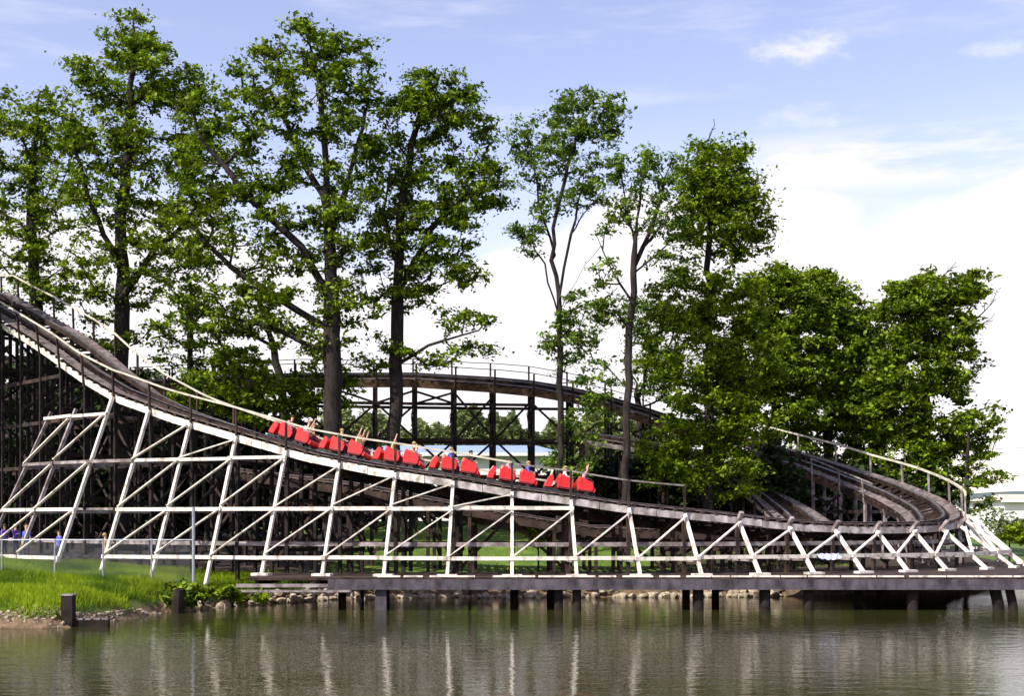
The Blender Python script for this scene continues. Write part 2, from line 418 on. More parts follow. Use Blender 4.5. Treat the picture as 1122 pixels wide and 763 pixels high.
# X bracing under the return (near face) and behind the front
for n in range(14, 35):
    mb = MB(); A, B = XS(n, -WID, -.5), XS(n+1, -WID, -.5); g = ground_z(A.x, A.y)
    lv = [g+.3]+[z for z in LEV if z > g+1 and z < min(A.z, B.z)-.8]+[min(A.z, B.z)-.1]
    for q, (z0, z1) in enumerate(zip(lv, lv[1:])):
        off = Vector((0,-.12,0))
        if (q+n) % 3: mb.bar(Vector((A.x,A.y,z1))+off, Vector((B.x,B.y,z0))+off, .05, .15)
        if (q+n) % 2: mb.bar(Vector((A.x,A.y,z0))+off*1.6, Vector((B.x,B.y,z1))+off*1.6, .05, .15)
    part(mb, 'cross_brace', M['dark_wood'])
for n in range(-15, 14):
    mb = MB(); A, B = XS(n, -WID, -.5), XS(n+1, -WID, -.5); g = max(1.5, ground_z(A.x, A.y))
    lv = [g+.2]+[z for z in LEV if z > g+1 and z < min(A.z, B.z)-.8]+[min(A.z, B.z)-.1]
    for q, (z0, z1) in enumerate(zip(lv, lv[1:])):
        if (q+n) % 2: mb.bar((A.x,A.y,z0), (B.x,B.y,z1), .05, .15)
        else: mb.bar((A.x,A.y,z1), (B.x,B.y,z0), .05, .15)
    part(mb, 'cross_brace', M['brown_wood'])
# lower inner track B
build_track(-8, 24, 'B', (None,)*3)
def fasciaB():
    fascia(-8, 24, 0, M['brown_wood'], 'B'); fascia(-8, 10, -WID, M['grey_wood'], 'B'); fascia(10, 20, -WID, M['grey_wood'], 'B', h=.3); fascia(20, 24, -WID, M['grey_wood'], 'B', h=.3)
fasciaB()
for n in range(-8, 25):
    P, T, N = frame(n); mb = MB()
    for u in (0, -1.55, -WID):
        top = XS(n, u, -.45, 'B'); q = Vector((top.x, top.y, ground_z(top.x, top.y)-.2))
        if top.z > q.z: mb.bar(q, top, .16, .16, N)
    a, b = XS(n, .1, -.3, 'B'), XS(n, -WID-.1, -.3, 'B'); mb.bar(a, b, .12, .25)
    if a.z > 4.5: mb.bar(a+Vector((0,0,-.3)), Vector((b.x,b.y,ground_z(b.x,b.y)+.4)), .06, .16)
    part(mb, 'bent', M['brown_wood'])

# ------------------------------------------------------------------ pier
pr = empty('timber_pier', (5,58,PIERZ), 'low grey pier along the water carrying the feet of the coaster legs', 'pier')
back = [(-11.8,62.6),(0,63.2),(8,64),(14,67),(19,71),(23,76),(34,80)]
FY = 57.0
mb = MB()
for (a, b), (c, d) in zip(back, back[1:]):
    mb.quad8([(a,FY,PIERZ-.14),(c,FY,PIERZ-.14),(c,d,PIERZ-.14),(a,b,PIERZ-.14),(a,FY,PIERZ-.02),(c,FY,PIERZ-.02),(c,d,PIERZ-.02),(a,b,PIERZ-.02)])
part(mb, 'deck', M['brown_wood'], pr)
mb = MB(); x = -8.2
while x < 34:
    L = 6.0; mb.box((x+L/2, FY-.08, PIERZ-.33), L-.02, .14, .46); x += L
part(mb, 'edge_beam', M['concrete'], pr)
mb = MB(); mb.box((-10.0, FY-.0, PIERZ-.38), 4.6, .14, .15); mb.box((-9.6, FY-.12, PIERZ-.62), 4.9, .12, .10)
part(mb, 'edge_beam', M['grey_wood'], pr, 'pale narrow edge boards at the left end')
cap = MB(); x = -6.0
while x < 33:
    L = random.uniform(.5, 1.5); cap.box((x+L/2, FY+.10+random.uniform(-.03,.03), PIERZ+.03), L, .22, .07); x += L+random.choice((.15,.3,.8) if x < 6 else (.08,.12,.3))
part(cap, 'edge_plank', M['white_wood'], pr)['kind'] = 'stuff'
for px, w in ((612,.42),(632,.42),(765,.5),(838,.5),(886,.45),(1000,.5),(1094,.5),(1110,.4)):
    m_ = MB(); X = (px-CX)*57.4/F
    tl = .25 if px > 1090 else 0
    m_.tube([(X-tl,57.4,PIERZ-.16),(X,57.4,.2),(X+tl*.3,57.4,-1.4)], w/2, 10)
    part(m_, 'pile', M['dark_wood'], pr, smooth=False)
m_ = MB(); X = (418-CX)*57.4/F; m_.box((X,57.3,-.2), .5,.5,2.2); part(m_, 'pile', M['concrete'], pr, 'square pale concrete pile')
for row, Y in enumerate((60.2, 62.8)):
    for i in range(5):
        X = -8+i*8.1+(row*1.8); m_ = MB()
        m_.tube([(X,Y,PIERZ-.16),(X,Y,-1.4)], .19, 8); part(m_, 'pile', M['dark_wood'], pr)
m_ = MB()
for i in range(14):
    X = -11.4+i*2.75; m_.bar((X,FY+.1,PIERZ-.3),(X,62.5+max(0,X-6)*.5,PIERZ-.3),.14,.3)
part(m_, 'joist', M['dark_wood'], pr)

# ------------------------------------------------------------------ mesh helper for individually placed small objects (local coordinates)
def local_obj(mb, name, m, smooth=False):
    return mb.build(name, m, None, smooth)

# riprap
def rock_mesh(i):
    bm = bmesh.new(); bmesh.ops.create_icosphere(bm, subdivisions=2, radius=1)
    r = random.Random(i); dirs = [Vector((r.gauss(0,1), r.gauss(0,1), r.gauss(0,1))).normalized() for _ in range(9)]
    cut = [r.uniform(.55,.85) for _ in dirs]
    for v in bm.verts:
        for d, c in zip(dirs, cut):
            k = v.co.dot(d)
            if k > c: v.co -= d*(k-c)
        v.co.x *= 1.25; v.co.z *= .75
    me = bpy.data.meshes.new('rock'); bm.to_mesh(me); bm.free(); me.materials.append(M['rock']); return me
rocks = [rock_mesh(i) for i in range(8)]
for i in range(290):
    X = random.uniform(-10.5, 15) if i < 255 else random.uniform(-15, -10)
    ysh = table(X, SHORE); Y = ysh+random.uniform(-.6,.8)
    o = bpy.data.objects.new('rock', rocks[i % 8]); C.objects.link(o)
    s = random.uniform(.14,.30); o.scale = (s*random.uniform(.9,1.3), s, s*random.uniform(.9,1.3)); o.rotation_euler = (random.uniform(-.4,.4), random.uniform(-.4,.4), random.uniform(0,6.28))
    o.location = (X, Y, max(ground_z(X, Y), -.02)+s*.25)
    tag(o, 'pale broken limestone rock in the riprap bank at the waterline behind the pier', 'rock', 'riprap rocks along the bank')

# ------------------------------------------------------------------ trees
def leaves_mesh(name, centers, size, m, up=.55, parent=None, seed=1):
    r = np.random.default_rng(seed); n = len(centers)
    nrm = r.normal(size=(n,3)); nrm[:,2] = np.abs(nrm[:,2])+up; nrm /= np.linalg.norm(nrm, axis=1)[:,None]
    a = np.cross(nrm, r.normal(size=(n,3))); a /= np.linalg.norm(a, axis=1)[:,None]; b = np.cross(nrm, a)
    s = size*np.clip(np.exp(r.normal(0,.38,size=(n,1))),.4,2.0); c = centers
    bend = nrm*s*.25
    v = np.empty((n,4,3)); v[:,0] = c-a*s; v[:,1] = c-b*s*.55+bend; v[:,2] = c+a*s; v[:,3] = c+b*s*.55+bend
    me = bpy.data.meshes.new(name); me.vertices.add(n*4); me.vertices.foreach_set('co', v.reshape(-1))
    me.loops.add(n*4); me.loops.foreach_set('vertex_index', np.arange(n*4, dtype=np.int32))
    me.polygons.add(n); me.polygons.foreach_set('loop_start', np.arange(0, n*4, 4, dtype=np.int32)); me.polygons.foreach_set('loop_total', np.full(n, 4, dtype=np.int32))
    me.materials.append(m); me.update(calc_edges=True)
    o = bpy.data.objects.new(name, me); C.objects.link(o)
    return o
DENS = .56
def make_tree(label, Y, trunk, r0, blobs, leaf='leafA', name='tree', group=None, bark='bark', lsize=.128, per=62, cr=.68, limbs=(), cat='tree', bare=(), dens=None, seed=None, tips=0):
    """trunk/limbs: px polylines; blobs: (cx,cy,rx,ry,clumps) in px at depth Y, turned into real metres"""
    seed = seed if seed is not None else abs(int(trunk[0][0]))+int(Y)
    R = random.Random(seed); r = np.random.default_rng(seed)
    sc = Y/F
    base = W(trunk[0][0], trunk[0][1], Y); gz = ground_z(base.x, base.y)-.3
    T = [Vector((base.x, base.y, gz))]+[W(px, py, Y+R.uniform(-.4,.4)) for px, py in trunk if W(px,py,Y).z > gz+.5]
    t = empty(name, (base.x, base.y, gz+.3), label, cat, group)
    nodes = []; par = []
    def addline(L, p0):
        prev = p0
        for i, q in enumerate(L):
            if prev is None: nodes.append(q); par.append(-1); prev = 0; continue
            a = nodes[prev]; d = (q-a).length; k = max(1, int(d/.9))
            for j in range(1, k+1):
                w = Vector((R.gauss(0,.07), R.gauss(0,.07), 0)) if j < k else Vector((0,0,0))
                nodes.append(a.lerp(q, j/k)+w); par.append(prev); prev = len(nodes)-1
        return prev
    addline(T, None)
    trunk_n = len(nodes)
    for L in limbs:
        pts_ = [W(px, py, Y) for px, py in L]; dy = R.uniform(-2.5, 2.5)
        pts_ = [p+Vector((0, dy*i/len(pts_), 0)) for i, p in enumerate(pts_)]
        i0 = min(range(trunk_n), key=lambda i: (nodes[i]-pts_[0]).length)
        addline(pts_, i0)
    cl = []
    for (cx, cy, rx, ry, k) in blobs:
        c = W(cx, cy, Y); a, b = rx*sc, ry*sc; dp = min((a+b)/2, 4.2)*.9
        for _ in range(max(3, int(k*((dens or DENS) if leaf != 'leafD' else 1)))):
            while True:
                u = r.uniform(-1,1,3)
                if .12 < (u**2).sum() <= 1: break
            u *= ((u**2).sum())**-.12
            if r.random() < .16: u *= r.uniform(1.05,1.38)
            cl.append((c+Vector((u[0]*a, u[1]*dp, u[2]*b)), True))
    tops = np.array([list(x) for x in nodes])
    def td(p): return np.min(np.linalg.norm(tops-np.array(p), axis=1))
    cl.sort(key=lambda q: td(q[0]))
    NA = [list(x) for x in nodes]; leafn = []
    arr = np.zeros((len(nodes)+len(cl)*6+400, 3)); arr[:len(NA)] = NA; cnt = len(NA)
    parl = list(par)
    for p, lf in cl:
        d = arr[:cnt]-np.array(p); dist = np.linalg.norm(d, axis=1)
        pen = dist + np.maximum(0, d[:,2])*1.4 + (arr[:cnt,2] < gz+2)*50
        i0 = int(np.argmin(pen)); a = Vector(arr[i0]); L = (p-a).length; k = max(1, min(5, int(L/.8)))
        prev = i0
        mid = (a+p)/2+Vector((R.gauss(0,.12), R.gauss(0,.12), -.10*L))
        for j in range(1, k+1):
            s_ = j/k; q = (a*(1-s_)**2+mid*2*s_*(1-s_)+p*s_**2) if k > 1 else p
            arr[cnt] = q; parl.append(prev); prev = cnt; cnt += 1
        if lf: leafn.append(prev)
    for (cx, cy, rx, ry, k) in bare:      # fans of leafless twigs growing out of the crown
        for f_ in range(max(1, k//5)):
            st = W(cx-rx*.8, cy+ry*R.uniform(-.9,.9), Y+R.uniform(-.8,.8)); i0 = int(np.argmin(np.linalg.norm(arr[:cnt]-np.array(st), axis=1)))
            main = [Vector(arr[i0])]; d = Vector((R.uniform(.5,1), R.uniform(-.3,.3), R.uniform(.3,1.0))).normalized()
            L_ = max(1.6, (rx+ry)*.5*sc)*R.uniform(.7,1.2); pv_ = i0
            for q in range(5):
                d = (d+Vector((R.gauss(0,.12), R.gauss(0,.12), .08))).normalized(); p_ = Vector(arr[pv_])+d*L_/5
                if cnt > len(arr)-8: break
                arr[cnt] = p_; parl.append(pv_); pv_ = cnt; cnt += 1
                side = (d+Vector((R.gauss(0,.5), R.gauss(0,.4), R.gauss(.1,.4)))).normalized(); a_ = pv_
                for w_ in range(2):
                    if cnt > len(arr)-8: break
                    arr[cnt] = Vector(arr[a_])+side*L_*.13; side = (side+Vector((0,0,.2))).normalized(); parl.append(a_); a_ = cnt; cnt += 1
    # pipe-model radii
    wgt = np.zeros(cnt); kids = [0]*cnt
    for i in range(cnt-1, 0, -1):
        if wgt[i] == 0: wgt[i] = 1
        wgt[parl[i]] += wgt[i]
    rad = r0*np.power(wgt/max(wgt[0], 1), .5)
    rad = np.maximum(rad, .018)
    # trunk
    tm = MB(); bmm = MB()
    tl = list(range(trunk_n))
    rr = [max(rad[i], r0*(.12+.0*i)) for i in tl]; rr[0] *= 1.45
    if len(rr) > 1: rr[1] *= 1.1
    tm.tube([nodes[i] for i in tl], rr, 9)
    for i in range(trunk_n, cnt):
        p = parl[i]
        ra = min(rad[p], rad[i]*1.25); a = Vector(arr[p]); b = Vector(arr[i])
        d = (b-a)
        if d.length < 1e-4: continue
        d.normalize(); u = Vector((0,0,1)) if abs(d.z) < .9 else Vector((1,0,0)); x = d.cross(u).normalized(); y = d.cross(x)
        kk = 5 if rad[i] > .05 else 3
        bmm.sweep([[c+(x*math.cos(th)+y*math.sin(th))*rd for th in [2*math.pi*q/kk for q in range(kk)]] for c, rd in ((a-d*.02, ra), (b, rad[i]))], caps=False)
    tr = tm.build('trunk', M[bark], None, True); tr.parent = t; tr.location = -t.location
    if bmm.v:
        br = bmm.build('limb', M[bark], None, True); br.parent = t; br.location = -t.location
    if leafn:
        cs = []
        for i in leafn:
            c = arr[i]; k = int(per*R.uniform(.45,1.4)); rr_ = cr*R.uniform(.55,1.25)
            q = r.normal(size=(k,3))*np.array([rr_*.62, rr_*.62, rr_*.27]); cs.append(c+q)
            # leaves strung along the twig
            p = parl[i]; tt = r.uniform(0,1,size=(k//4,1)); cs.append(arr[p]*(1-tt)+c*tt+r.normal(size=(k//4,3))*.14)
        cs = np.concatenate(cs)
        cr_o = leaves_mesh('crown', cs, lsize, M[leaf], seed=seed); cr_o.parent = t; cr_o.location = -t.location
    return t

# left group
make_tree('leafy oak at the far left edge beside the top of the coaster drop', 86, [(42,600),(42,420),(40,330),(34,240),(40,150),(44,100)], .42,
  [(20,150,38,55,85),(55,170,42,70,110),(20,250,36,60,80),(60,290,42,50,70),(30,340,40,40,40),(-30,200,40,100,90)], 'leafA')
make_tree('tallest oak of the left group with its crown reaching the top of the picture', 82, [(133,600),(132,450),(133,320),(134,220),(142,130),(147,60),(146,20)], .5,
  [(146,38,26,26,40),(125,85,54,34,90),(170,80,50,38,75),(110,140,50,46,95),(175,150,58,50,95),(110,220,50,44,80),(175,215,52,40,60),(120,300,62,44,80),(195,275,36,40,35),(130,365,50,28,35),(205,95,24,26,30),(218,190,34,40,46),(225,260,30,34,30),(78,180,20,40,24)], 'leafA',
  limbs=[[(133,330),(170,270),(215,235)],[(134,300),(105,230),(90,170)]])
make_tree('broad oak with a thick dark trunk and long limbs leaning left behind the train', 76, [(364,640),(366,500),(364,400),(362,300),(358,200),(352,120),(340,50)], .55,
  [(330,50,46,26,55),(385,68,36,28,35),(290,85,34,34,40),(350,115,60,44,80),(262,130,28,36,30),(395,135,36,46,50),(300,170,46,44,55),(215,125,28,30,30),(235,185,42,40,50),(345,215,60,44,75),(275,240,50,36,48),(200,250,42,44,45),(390,240,36,52,50),(320,300,58,38,70),(225,330,44,38,45),(275,345,40,30,35),(355,365,30,28,34),(390,330,30,30,28)], 'leafB',
  limbs=[[(362,330),(330,270),(270,215),(220,150)],[(360,360),(310,330),(250,290),(200,240)],[(362,260),(380,200),(400,120)],[(358,220),(320,150),(290,90)],[(362,390),(300,360),(240,345)]])
make_tree('dark straight oak whose trunk crosses the raised return track, crown leaning right', 78, [(430,600),(431,470),(435,380),(436,310),(438,240),(450,160),(468,100)], .42,
  [(480,105,44,28,75),(455,140,40,40,70),(510,150,34,46,65),(430,190,38,44,55),(490,205,56,34,95),(535,205,26,26,34),(470,255,62,34,95),(425,270,32,40,40),(480,300,44,24,50),(435,320,40,18,30),(500,350,40,12,18),(470,385,46,18,22),(520,385,20,10,8),(410,390,24,18,14)], 'leafB',
  limbs=[[(436,320),(470,250),(520,200)],[(436,300),(420,230),(430,170)],[(435,400),(470,380),(525,365)]])
make_tree('young leaning tree with a slanting trunk left of the broad oak', 84, [(312,600),(312,450),(300,380),(285,330)], .26,
  [(285,330,34,30,30),(310,370,30,22,20),(250,370,32,24,22)], 'leafB')
make_tree('small understory tree with a thin trunk between the left oaks', 88, [(206,600),(208,420),(210,340),(206,300)], .22,
  [(205,300,34,34,32),(215,350,42,30,40),(190,390,40,24,30),(250,405,40,16,24)], 'leafA')
# middle
make_tree('slim forked tree with an airy bluish crown left of the gap-toothed pair', 76, [(614,600),(614,480),(614,400),(612,320),(606,250),(622,180),(640,120)], .20,
  [(640,125,38,28,52),(572,150,18,24,14),(672,130,14,30,16),(660,205,16,24,12),(595,160,34,32,46),(650,160,28,40,44),(615,200,44,34,54),(575,262,18,18,22),(588,240,16,14,8),(640,345,30,34,42),(615,380,26,30,28),(600,375,14,12,8),(645,465,26,26,24),(655,420,22,26,18),(625,505,30,18,16)], 'leafC', bark='bark', lsize=.11, cr=.52, per=40, dens=.85,
  limbs=[[(613,350),(597,290),(575,262)],[(612,330),(625,260),(645,180)],[(614,340),(640,290),(660,265)],[(608,280),(590,220),(585,160)]], bare=[(655,255,14,18,10),(560,290,14,10,4)])
make_tree('pale-barked tree with bare spreading limbs and sparse crown in front of the dense wood', 74, [(686,640),(687,480),(689,380),(694,300),(698,240),(705,190)], .22,
  [(695,180,28,22,24),(725,185,20,24,20),(680,215,24,26,18),(708,230,30,28,20),(665,250,12,12,8),(735,240,20,22,14),(660,300,18,20,12),(672,340,22,16,14),(740,285,26,20,16)], 'leafC', bark='bark', lsize=.11, cr=.52, per=40, dens=.85,
  limbs=[[(692,330),(670,290),(655,250)],[(694,300),(730,270),(765,260)],[(696,290),(720,230),(735,180)],[(690,370),(725,340),(745,320)],[(696,270),(685,220),(680,190)]], bare=[(740,270,30,16,16),(660,330,14,20,8)])
make_tree('tall tree with dense lower foliage and a rounded top standing before the return track', 80, [(776,600),(777,470),(776,360),(776,280),(780,220),(776,170)], .34,
  [(785,190,42,34,70),(810,235,34,36,60),(765,245,32,30,40),(815,270,28,18,26),(780,215,40,30,45),(795,165,24,10,8),(745,330,40,34,56),(800,330,46,34,60),(760,390,52,34,80),(820,390,42,42,60),(815,470,30,30,30),(780,450,50,36,72),(755,505,46,32,54),(800,515,34,34,36),(725,490,24,20,18)], 'leafA', dens=1.0, bare=[(778,155,12,14,8)])
make_tree('bright green bushy tree filling the gap under the pale-barked tree', 99, [(700,600),(700,500),(698,420)], .24,
  [(705,400,34,36,50),(735,400,40,40,56),(655,385,22,26,14),(710,350,36,24,36),(735,345,36,30,40)], 'leafC')
# right dense wood beyond the return
make_tree('full-crowned oak at the left of the dense wood beyond the return handrail', 100, [(850,560),(850,440),(850,360)], .42,
  [(850,340,42,38,90),(830,400,50,44,90),(875,400,46,44,80),(850,455,56,34,70),(860,310,30,18,26),(800,440,40,40,50)], 'leafB', dens=1.0, lsize=.165, per=72, cr=.75)
make_tree('wide oak with jagged top in the middle of the dense wood', 103, [(908,560),(908,420),(906,340)], .42,
  [(905,335,30,34,70),(925,345,32,22,40),(880,370,40,44,70),(925,400,40,48,90),(905,455,52,40,80),(915,515,50,28,44),(890,310,18,14,16)], 'leafB', dens=1.0, lsize=.165, per=72, cr=.75)
make_tree('rightmost tall oak with spiky top at the end of the dense wood', 99, [(1016,580),(1016,460),(1014,380),(1020,330)], .42,
  [(1020,320,48,18,60),(985,345,34,32,60),(1035,350,34,32,55),(1000,395,46,40,90),(1040,400,30,36,40),(975,450,40,44,70),(1030,460,40,44,64),(1000,510,54,34,70),(1060,495,24,30,26),(1066,312,14,16,14)], 'leafB', dens=1.0, lsize=.165, per=72, cr=.75,
  bare=[(1068,400,18,60,26),(1040,308,10,10,8)])
make_tree('thin ragged tree hanging over the right-hand tip of the turnaround', 96, [(1058,590),(1060,520),(1062,470)], .2,
  [(1070,460,22,24,22),(1090,470,16,14,12),(1080,515,22,20,20),(1066,545,22,18,20),(1098,528,9,12,6),(1040,540,26,26,24)], 'leafB', cr=.5)
make_tree('dark filler tree closing the wood between the two tall oaks', 108, [(955,570),(955,430)], .35,
  [(955,400,36,40,60),(950,460,40,50,80),(960,520,46,30,50),(938,360,20,20,18)], 'leafD', lsize=.2, cr=.8)
# out of frame on the left: they shade the wood behind the first drop
make_tree('tall oak just outside the left edge whose shade falls under the drop', 74, [(-95,640),(-95,400),(-95,250)], .5,
  [(-95,180,75,60,90),(-100,270,80,60,90),(-90,350,70,50,60)], 'leafB', lsize=.24, per=28)
# shaded shrubs under the structure
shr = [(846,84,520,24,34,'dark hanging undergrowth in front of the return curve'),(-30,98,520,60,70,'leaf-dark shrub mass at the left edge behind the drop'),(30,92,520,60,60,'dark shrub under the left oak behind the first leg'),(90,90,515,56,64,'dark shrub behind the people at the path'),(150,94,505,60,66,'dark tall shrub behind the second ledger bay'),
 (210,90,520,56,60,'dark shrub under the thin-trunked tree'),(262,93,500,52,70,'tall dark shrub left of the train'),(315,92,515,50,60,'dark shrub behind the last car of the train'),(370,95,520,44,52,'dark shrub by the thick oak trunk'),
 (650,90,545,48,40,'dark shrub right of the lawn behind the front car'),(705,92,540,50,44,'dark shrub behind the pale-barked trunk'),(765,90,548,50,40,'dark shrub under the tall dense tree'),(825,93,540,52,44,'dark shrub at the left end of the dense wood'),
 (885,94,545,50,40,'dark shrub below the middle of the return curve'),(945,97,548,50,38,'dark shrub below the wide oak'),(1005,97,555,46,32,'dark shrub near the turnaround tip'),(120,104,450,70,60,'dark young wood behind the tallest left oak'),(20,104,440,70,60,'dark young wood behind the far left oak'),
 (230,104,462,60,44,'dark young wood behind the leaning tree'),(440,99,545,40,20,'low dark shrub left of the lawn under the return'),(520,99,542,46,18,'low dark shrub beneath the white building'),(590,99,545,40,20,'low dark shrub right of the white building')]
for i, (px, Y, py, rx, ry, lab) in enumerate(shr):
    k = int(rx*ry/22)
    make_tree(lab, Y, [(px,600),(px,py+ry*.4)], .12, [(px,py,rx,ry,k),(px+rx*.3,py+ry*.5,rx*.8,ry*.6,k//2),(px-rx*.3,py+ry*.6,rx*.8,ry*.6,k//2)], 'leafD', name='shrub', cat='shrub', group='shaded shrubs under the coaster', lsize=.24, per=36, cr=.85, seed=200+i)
for i, (px, py, lab) in enumerate([(225,425,'sunlit young tree behind the first crest of the front handrail'),(300,432,'sunlit young tree by the slanting trunk above the train'),(262,400,'sunlit young tree covering the left end of the return track'),(345,418,'sunlit young tree just left of the thick oak trunk')]):
    make_tree(lab, 79, [(px,600),(px,py+20)], .12, [(px,py,34,20,34),(px-25,py+18,28,18,20),(px+28,py+14,24,16,18)], 'leafA', cr=.6, seed=330+i)
make_tree('small bright bush on the lawn under the coaster', 70, [(590,605),(590,592)], .04, [(590,590,15,10,16)], 'grassblade', name='shrub', cat='shrub', lsize=.1, cr=.3, seed=301)
make_tree('round green bush in front of the white building at the right edge', 90, [(1106,600),(1106,590)], .06, [(1108,584,13,12,18),(1125,588,14,10,14)], 'leafA', name='shrub', cat='shrub', lsize=.14, cr=.4, seed=302)
make_tree('weedy plant clump growing round the broken post at the bank', 56.5, [(195,668),(195,655)], .04, [(196,652,13,16,26),(215,652,14,10,12)], 'leafB', name='shrub', cat='shrub', lsize=.12, cr=.3, seed=303)
make_tree('low weeds at the right end of the grass bank beside the pier', 59.5, [(255,655),(255,650)], .04, [(245,650,30,8,26),(275,655,20,5,12)], 'leafA', name='shrub', cat='shrub', lsize=.12, cr=.3, seed=304)
# distant wood
def wood(name, label, x0, x1, Y, ytop, ybot, n, leaf, size):
    px = rng.uniform(x0, x1, n); top = ytop+10*np.sin(px*.045)+6*np.sin(px*.13+1)+4*np.sin(px*.31); py = top+(ybot-top)*rng.uniform(0,1,n)**1.3
    yy = Y+rng.uniform(-6,6,n); c = np.stack([(px-CX)*Y/F, yy, CAMZ+(HY-py)*Y/F], 1)
    o = leaves_mesh(name, c, size, M[leaf], seed=5); tag(o, label, 'wood', kind='stuff')
M['leafFar'] = leaf_mat('distant_leaves', (.11,.15,.05), (.20,.23,.08), .2, .08)
wood('distant_wood', 'pale green line of far trees seen under the return track', 150, 760, 210, 462, 570, 60000, 'leafFar', .42)
wood('distant_hedge', 'low line of scrub far behind at the right edge', 1085, 1400, 150, 576, 600, 9000, 'leafFar', .28)

# ------------------------------------------------------------------ grass on the left bank
gv, gf = [], []
R = random.Random(4); cnt = 0
while cnt < 52000:
    X = R.uniform(-34, -10.5); Y = R.uniform(46.5, 66)
    if (X-CX*0)/Y < -.47: continue
    z = ground_z(X, Y)
    if z < .45+.2*hnoise(X*2, Y*2): continue
    clump = .55+.45*hnoise(X*1.3+3, Y*1.7); h = R.uniform(.18,.42)*(.6+.7*clump)
    if X > -16: h *= .7
    a = R.uniform(0, 6.28); w = R.uniform(.012,.024); dx, dy = math.cos(a)*w, math.sin(a)*w; lx, ly = R.gauss(0,.11)*h/.4, R.gauss(0,.11)*h/.4
    b = len(gv); gv += [(X-dx,Y-dy,z-.03),(X+dx,Y+dy,z-.03),(X+lx*.4+dx*.6,Y+ly*.4+dy*.6,z+h*.6),(X+lx,Y+ly,z+h),(X+lx*.4-dx*.6,Y+ly*.4-dy*.6,z+h*.6)]
    gf.append((b,b+1,b+2,b+3,b+4)); cnt += 1
me = bpy.data.meshes.new('tall_grass'); me.from_pydata(gv, [], gf); me.materials.append(M['grassblade'])
o = bpy.data.objects.new('tall_grass', me); C.objects.link(o); tag(o, 'tall bright green grass covering the left bank', 'grass', kind='stuff')
gv, gf = [], []; cnt = 0
while cnt < 26000:
    X = R.uniform(-10.5, 20); Y = R.uniform(66.5, 96)
    z = ground_z(X, Y)
    if z < .8: continue
    h = R.uniform(.06,.15); a = R.uniform(0,6.28); w = .02; dx, dy = math.cos(a)*w, math.sin(a)*w
    b = len(gv); gv += [(X-dx,Y-dy,z-.02),(X+dx,Y+dy,z-.02),(X+R.gauss(0,.05),Y+R.gauss(0,.05),z+h)]; gf.append((b,b+1,b+2)); cnt += 1
me = bpy.data.meshes.new('lawn_grass'); me.from_pydata(gv, [], gf); me.materials.append(M['grassblade'])
o = bpy.data.objects.new('lawn_grass', me); C.objects.link(o); tag(o, 'short green lawn under the coaster', 'grass', kind='stuff')
# pebbles on left waterline
pv = MB()
for i in range(1100):
    X = R.uniform(-22, -9.5); ysh = table(X, SHORE); Y = ysh+R.uniform(-.15,.9); z = ground_z(X, Y)
    if z < -.05 or z > .9: continue
    s = R.uniform(.03,.10); pv.box((X, Y, z+s*.2), s*1.5, s, s*.7, 0, (Matrix.Rotation(R.uniform(0,6), 3, 'Z')@Matrix.Rotation(R.uniform(-.6,.6), 3, 'X')))
o = pv.build('shore_pebbles', M['rock']); tag(o, 'small brown stones littering the muddy waterline', 'pebbles', kind='stuff')

# ------------------------------------------------------------------ fence on the left bank
fy = 58.6
fr = empty('chain_link_fence', ((60-CX)*fy/F, fy, 1.5), 'grey chain link fence standing in the tall grass of the left bank', 'fence')
mb = MB(); X0 = (-60-CX)*fy/F; X1 = (212-CX)*fy/F; ztop = CAMZ+(HY-592)*fy/F
mb.tube([(X0,fy,ztop),(X1,fy,ztop)], .025, 6); part(mb, 'top_rail', M['galv'], fr)
for px in (-52,2,60,113,166):
    X = (px-CX)*fy/F; m_ = MB(); m_.tube([(X,fy,ground_z(X,fy)-.3),(X,fy,ztop+.06)], .038, 8); part(m_, 'post', M['galv'], fr)
X = X1; m_ = MB(); m_.tube([(X,fy,ground_z(X,fy)-.3),(X,fy,CAMZ+(HY-556)*fy/F)], .07, 8); part(m_, 'post', M['galv'], fr, 'taller thick end post')
mb = MB(); L = X1-X0; h = 1.95; s = .13
x = X0-h
while x < X1:
    for sg in (1,-1):
        a0, a1 = x, x+h
        z0, z1 = (ztop-h, ztop) if sg > 0 else (ztop, ztop-h)
        c0, c1 = max(a0, X0), min(a1, X1)
        if c1 > c0:
            za = z0+(z1-z0)*(c0-a0)/h; zb = z0+(z1-z0)*(c1-a0)/h; mb.bar((c0,fy+.03,za),(c1,fy+.03,zb),.004,.004)
    x += s
part(mb, 'wire_mesh', M['galv'], fr)
# posts in the water, left
pt = empty('mooring_post', W(75,690,48.4), 'short square timber post with a low beam standing in the shallows at the left', 'post')
mb = MB(); P0 = W(75,688,48.4); mb.box((P0.x, P0.y, .35), .42, .42, 1.7); part(mb, 'post', M['dark_wood'], pt)
mb = MB(); mb.box((P0.x, P0.y, 1.215), .46, .46, .05); part(mb, 'cap', M['grey_wood'], pt)
mb = MB(); mb.box((P0.x+.85, P0.y+.1, .13), 1.3, .3, .26); part(mb, 'low_beam', M['dark_wood'], pt)
for i in range(4):
    mb = MB(); mb.box((P0.x+.45+i*.3, P0.y+.1, .29), .22, .34, .06, .1*i); part(mb, 'board', M['grey_wood'], pt)
mb = MB(); P0 = W(195,675,55.4); mb.tube([(P0.x,P0.y,-1),(P0.x,P0.y,.6),(P0.x+.05,P0.y,1.05)], [.3,.28,.2], 9)
o = mb.build('broken_post', M['dark_wood']); tag(o, 'dark rotten post stub overgrown with weeds at the bank', 'post')
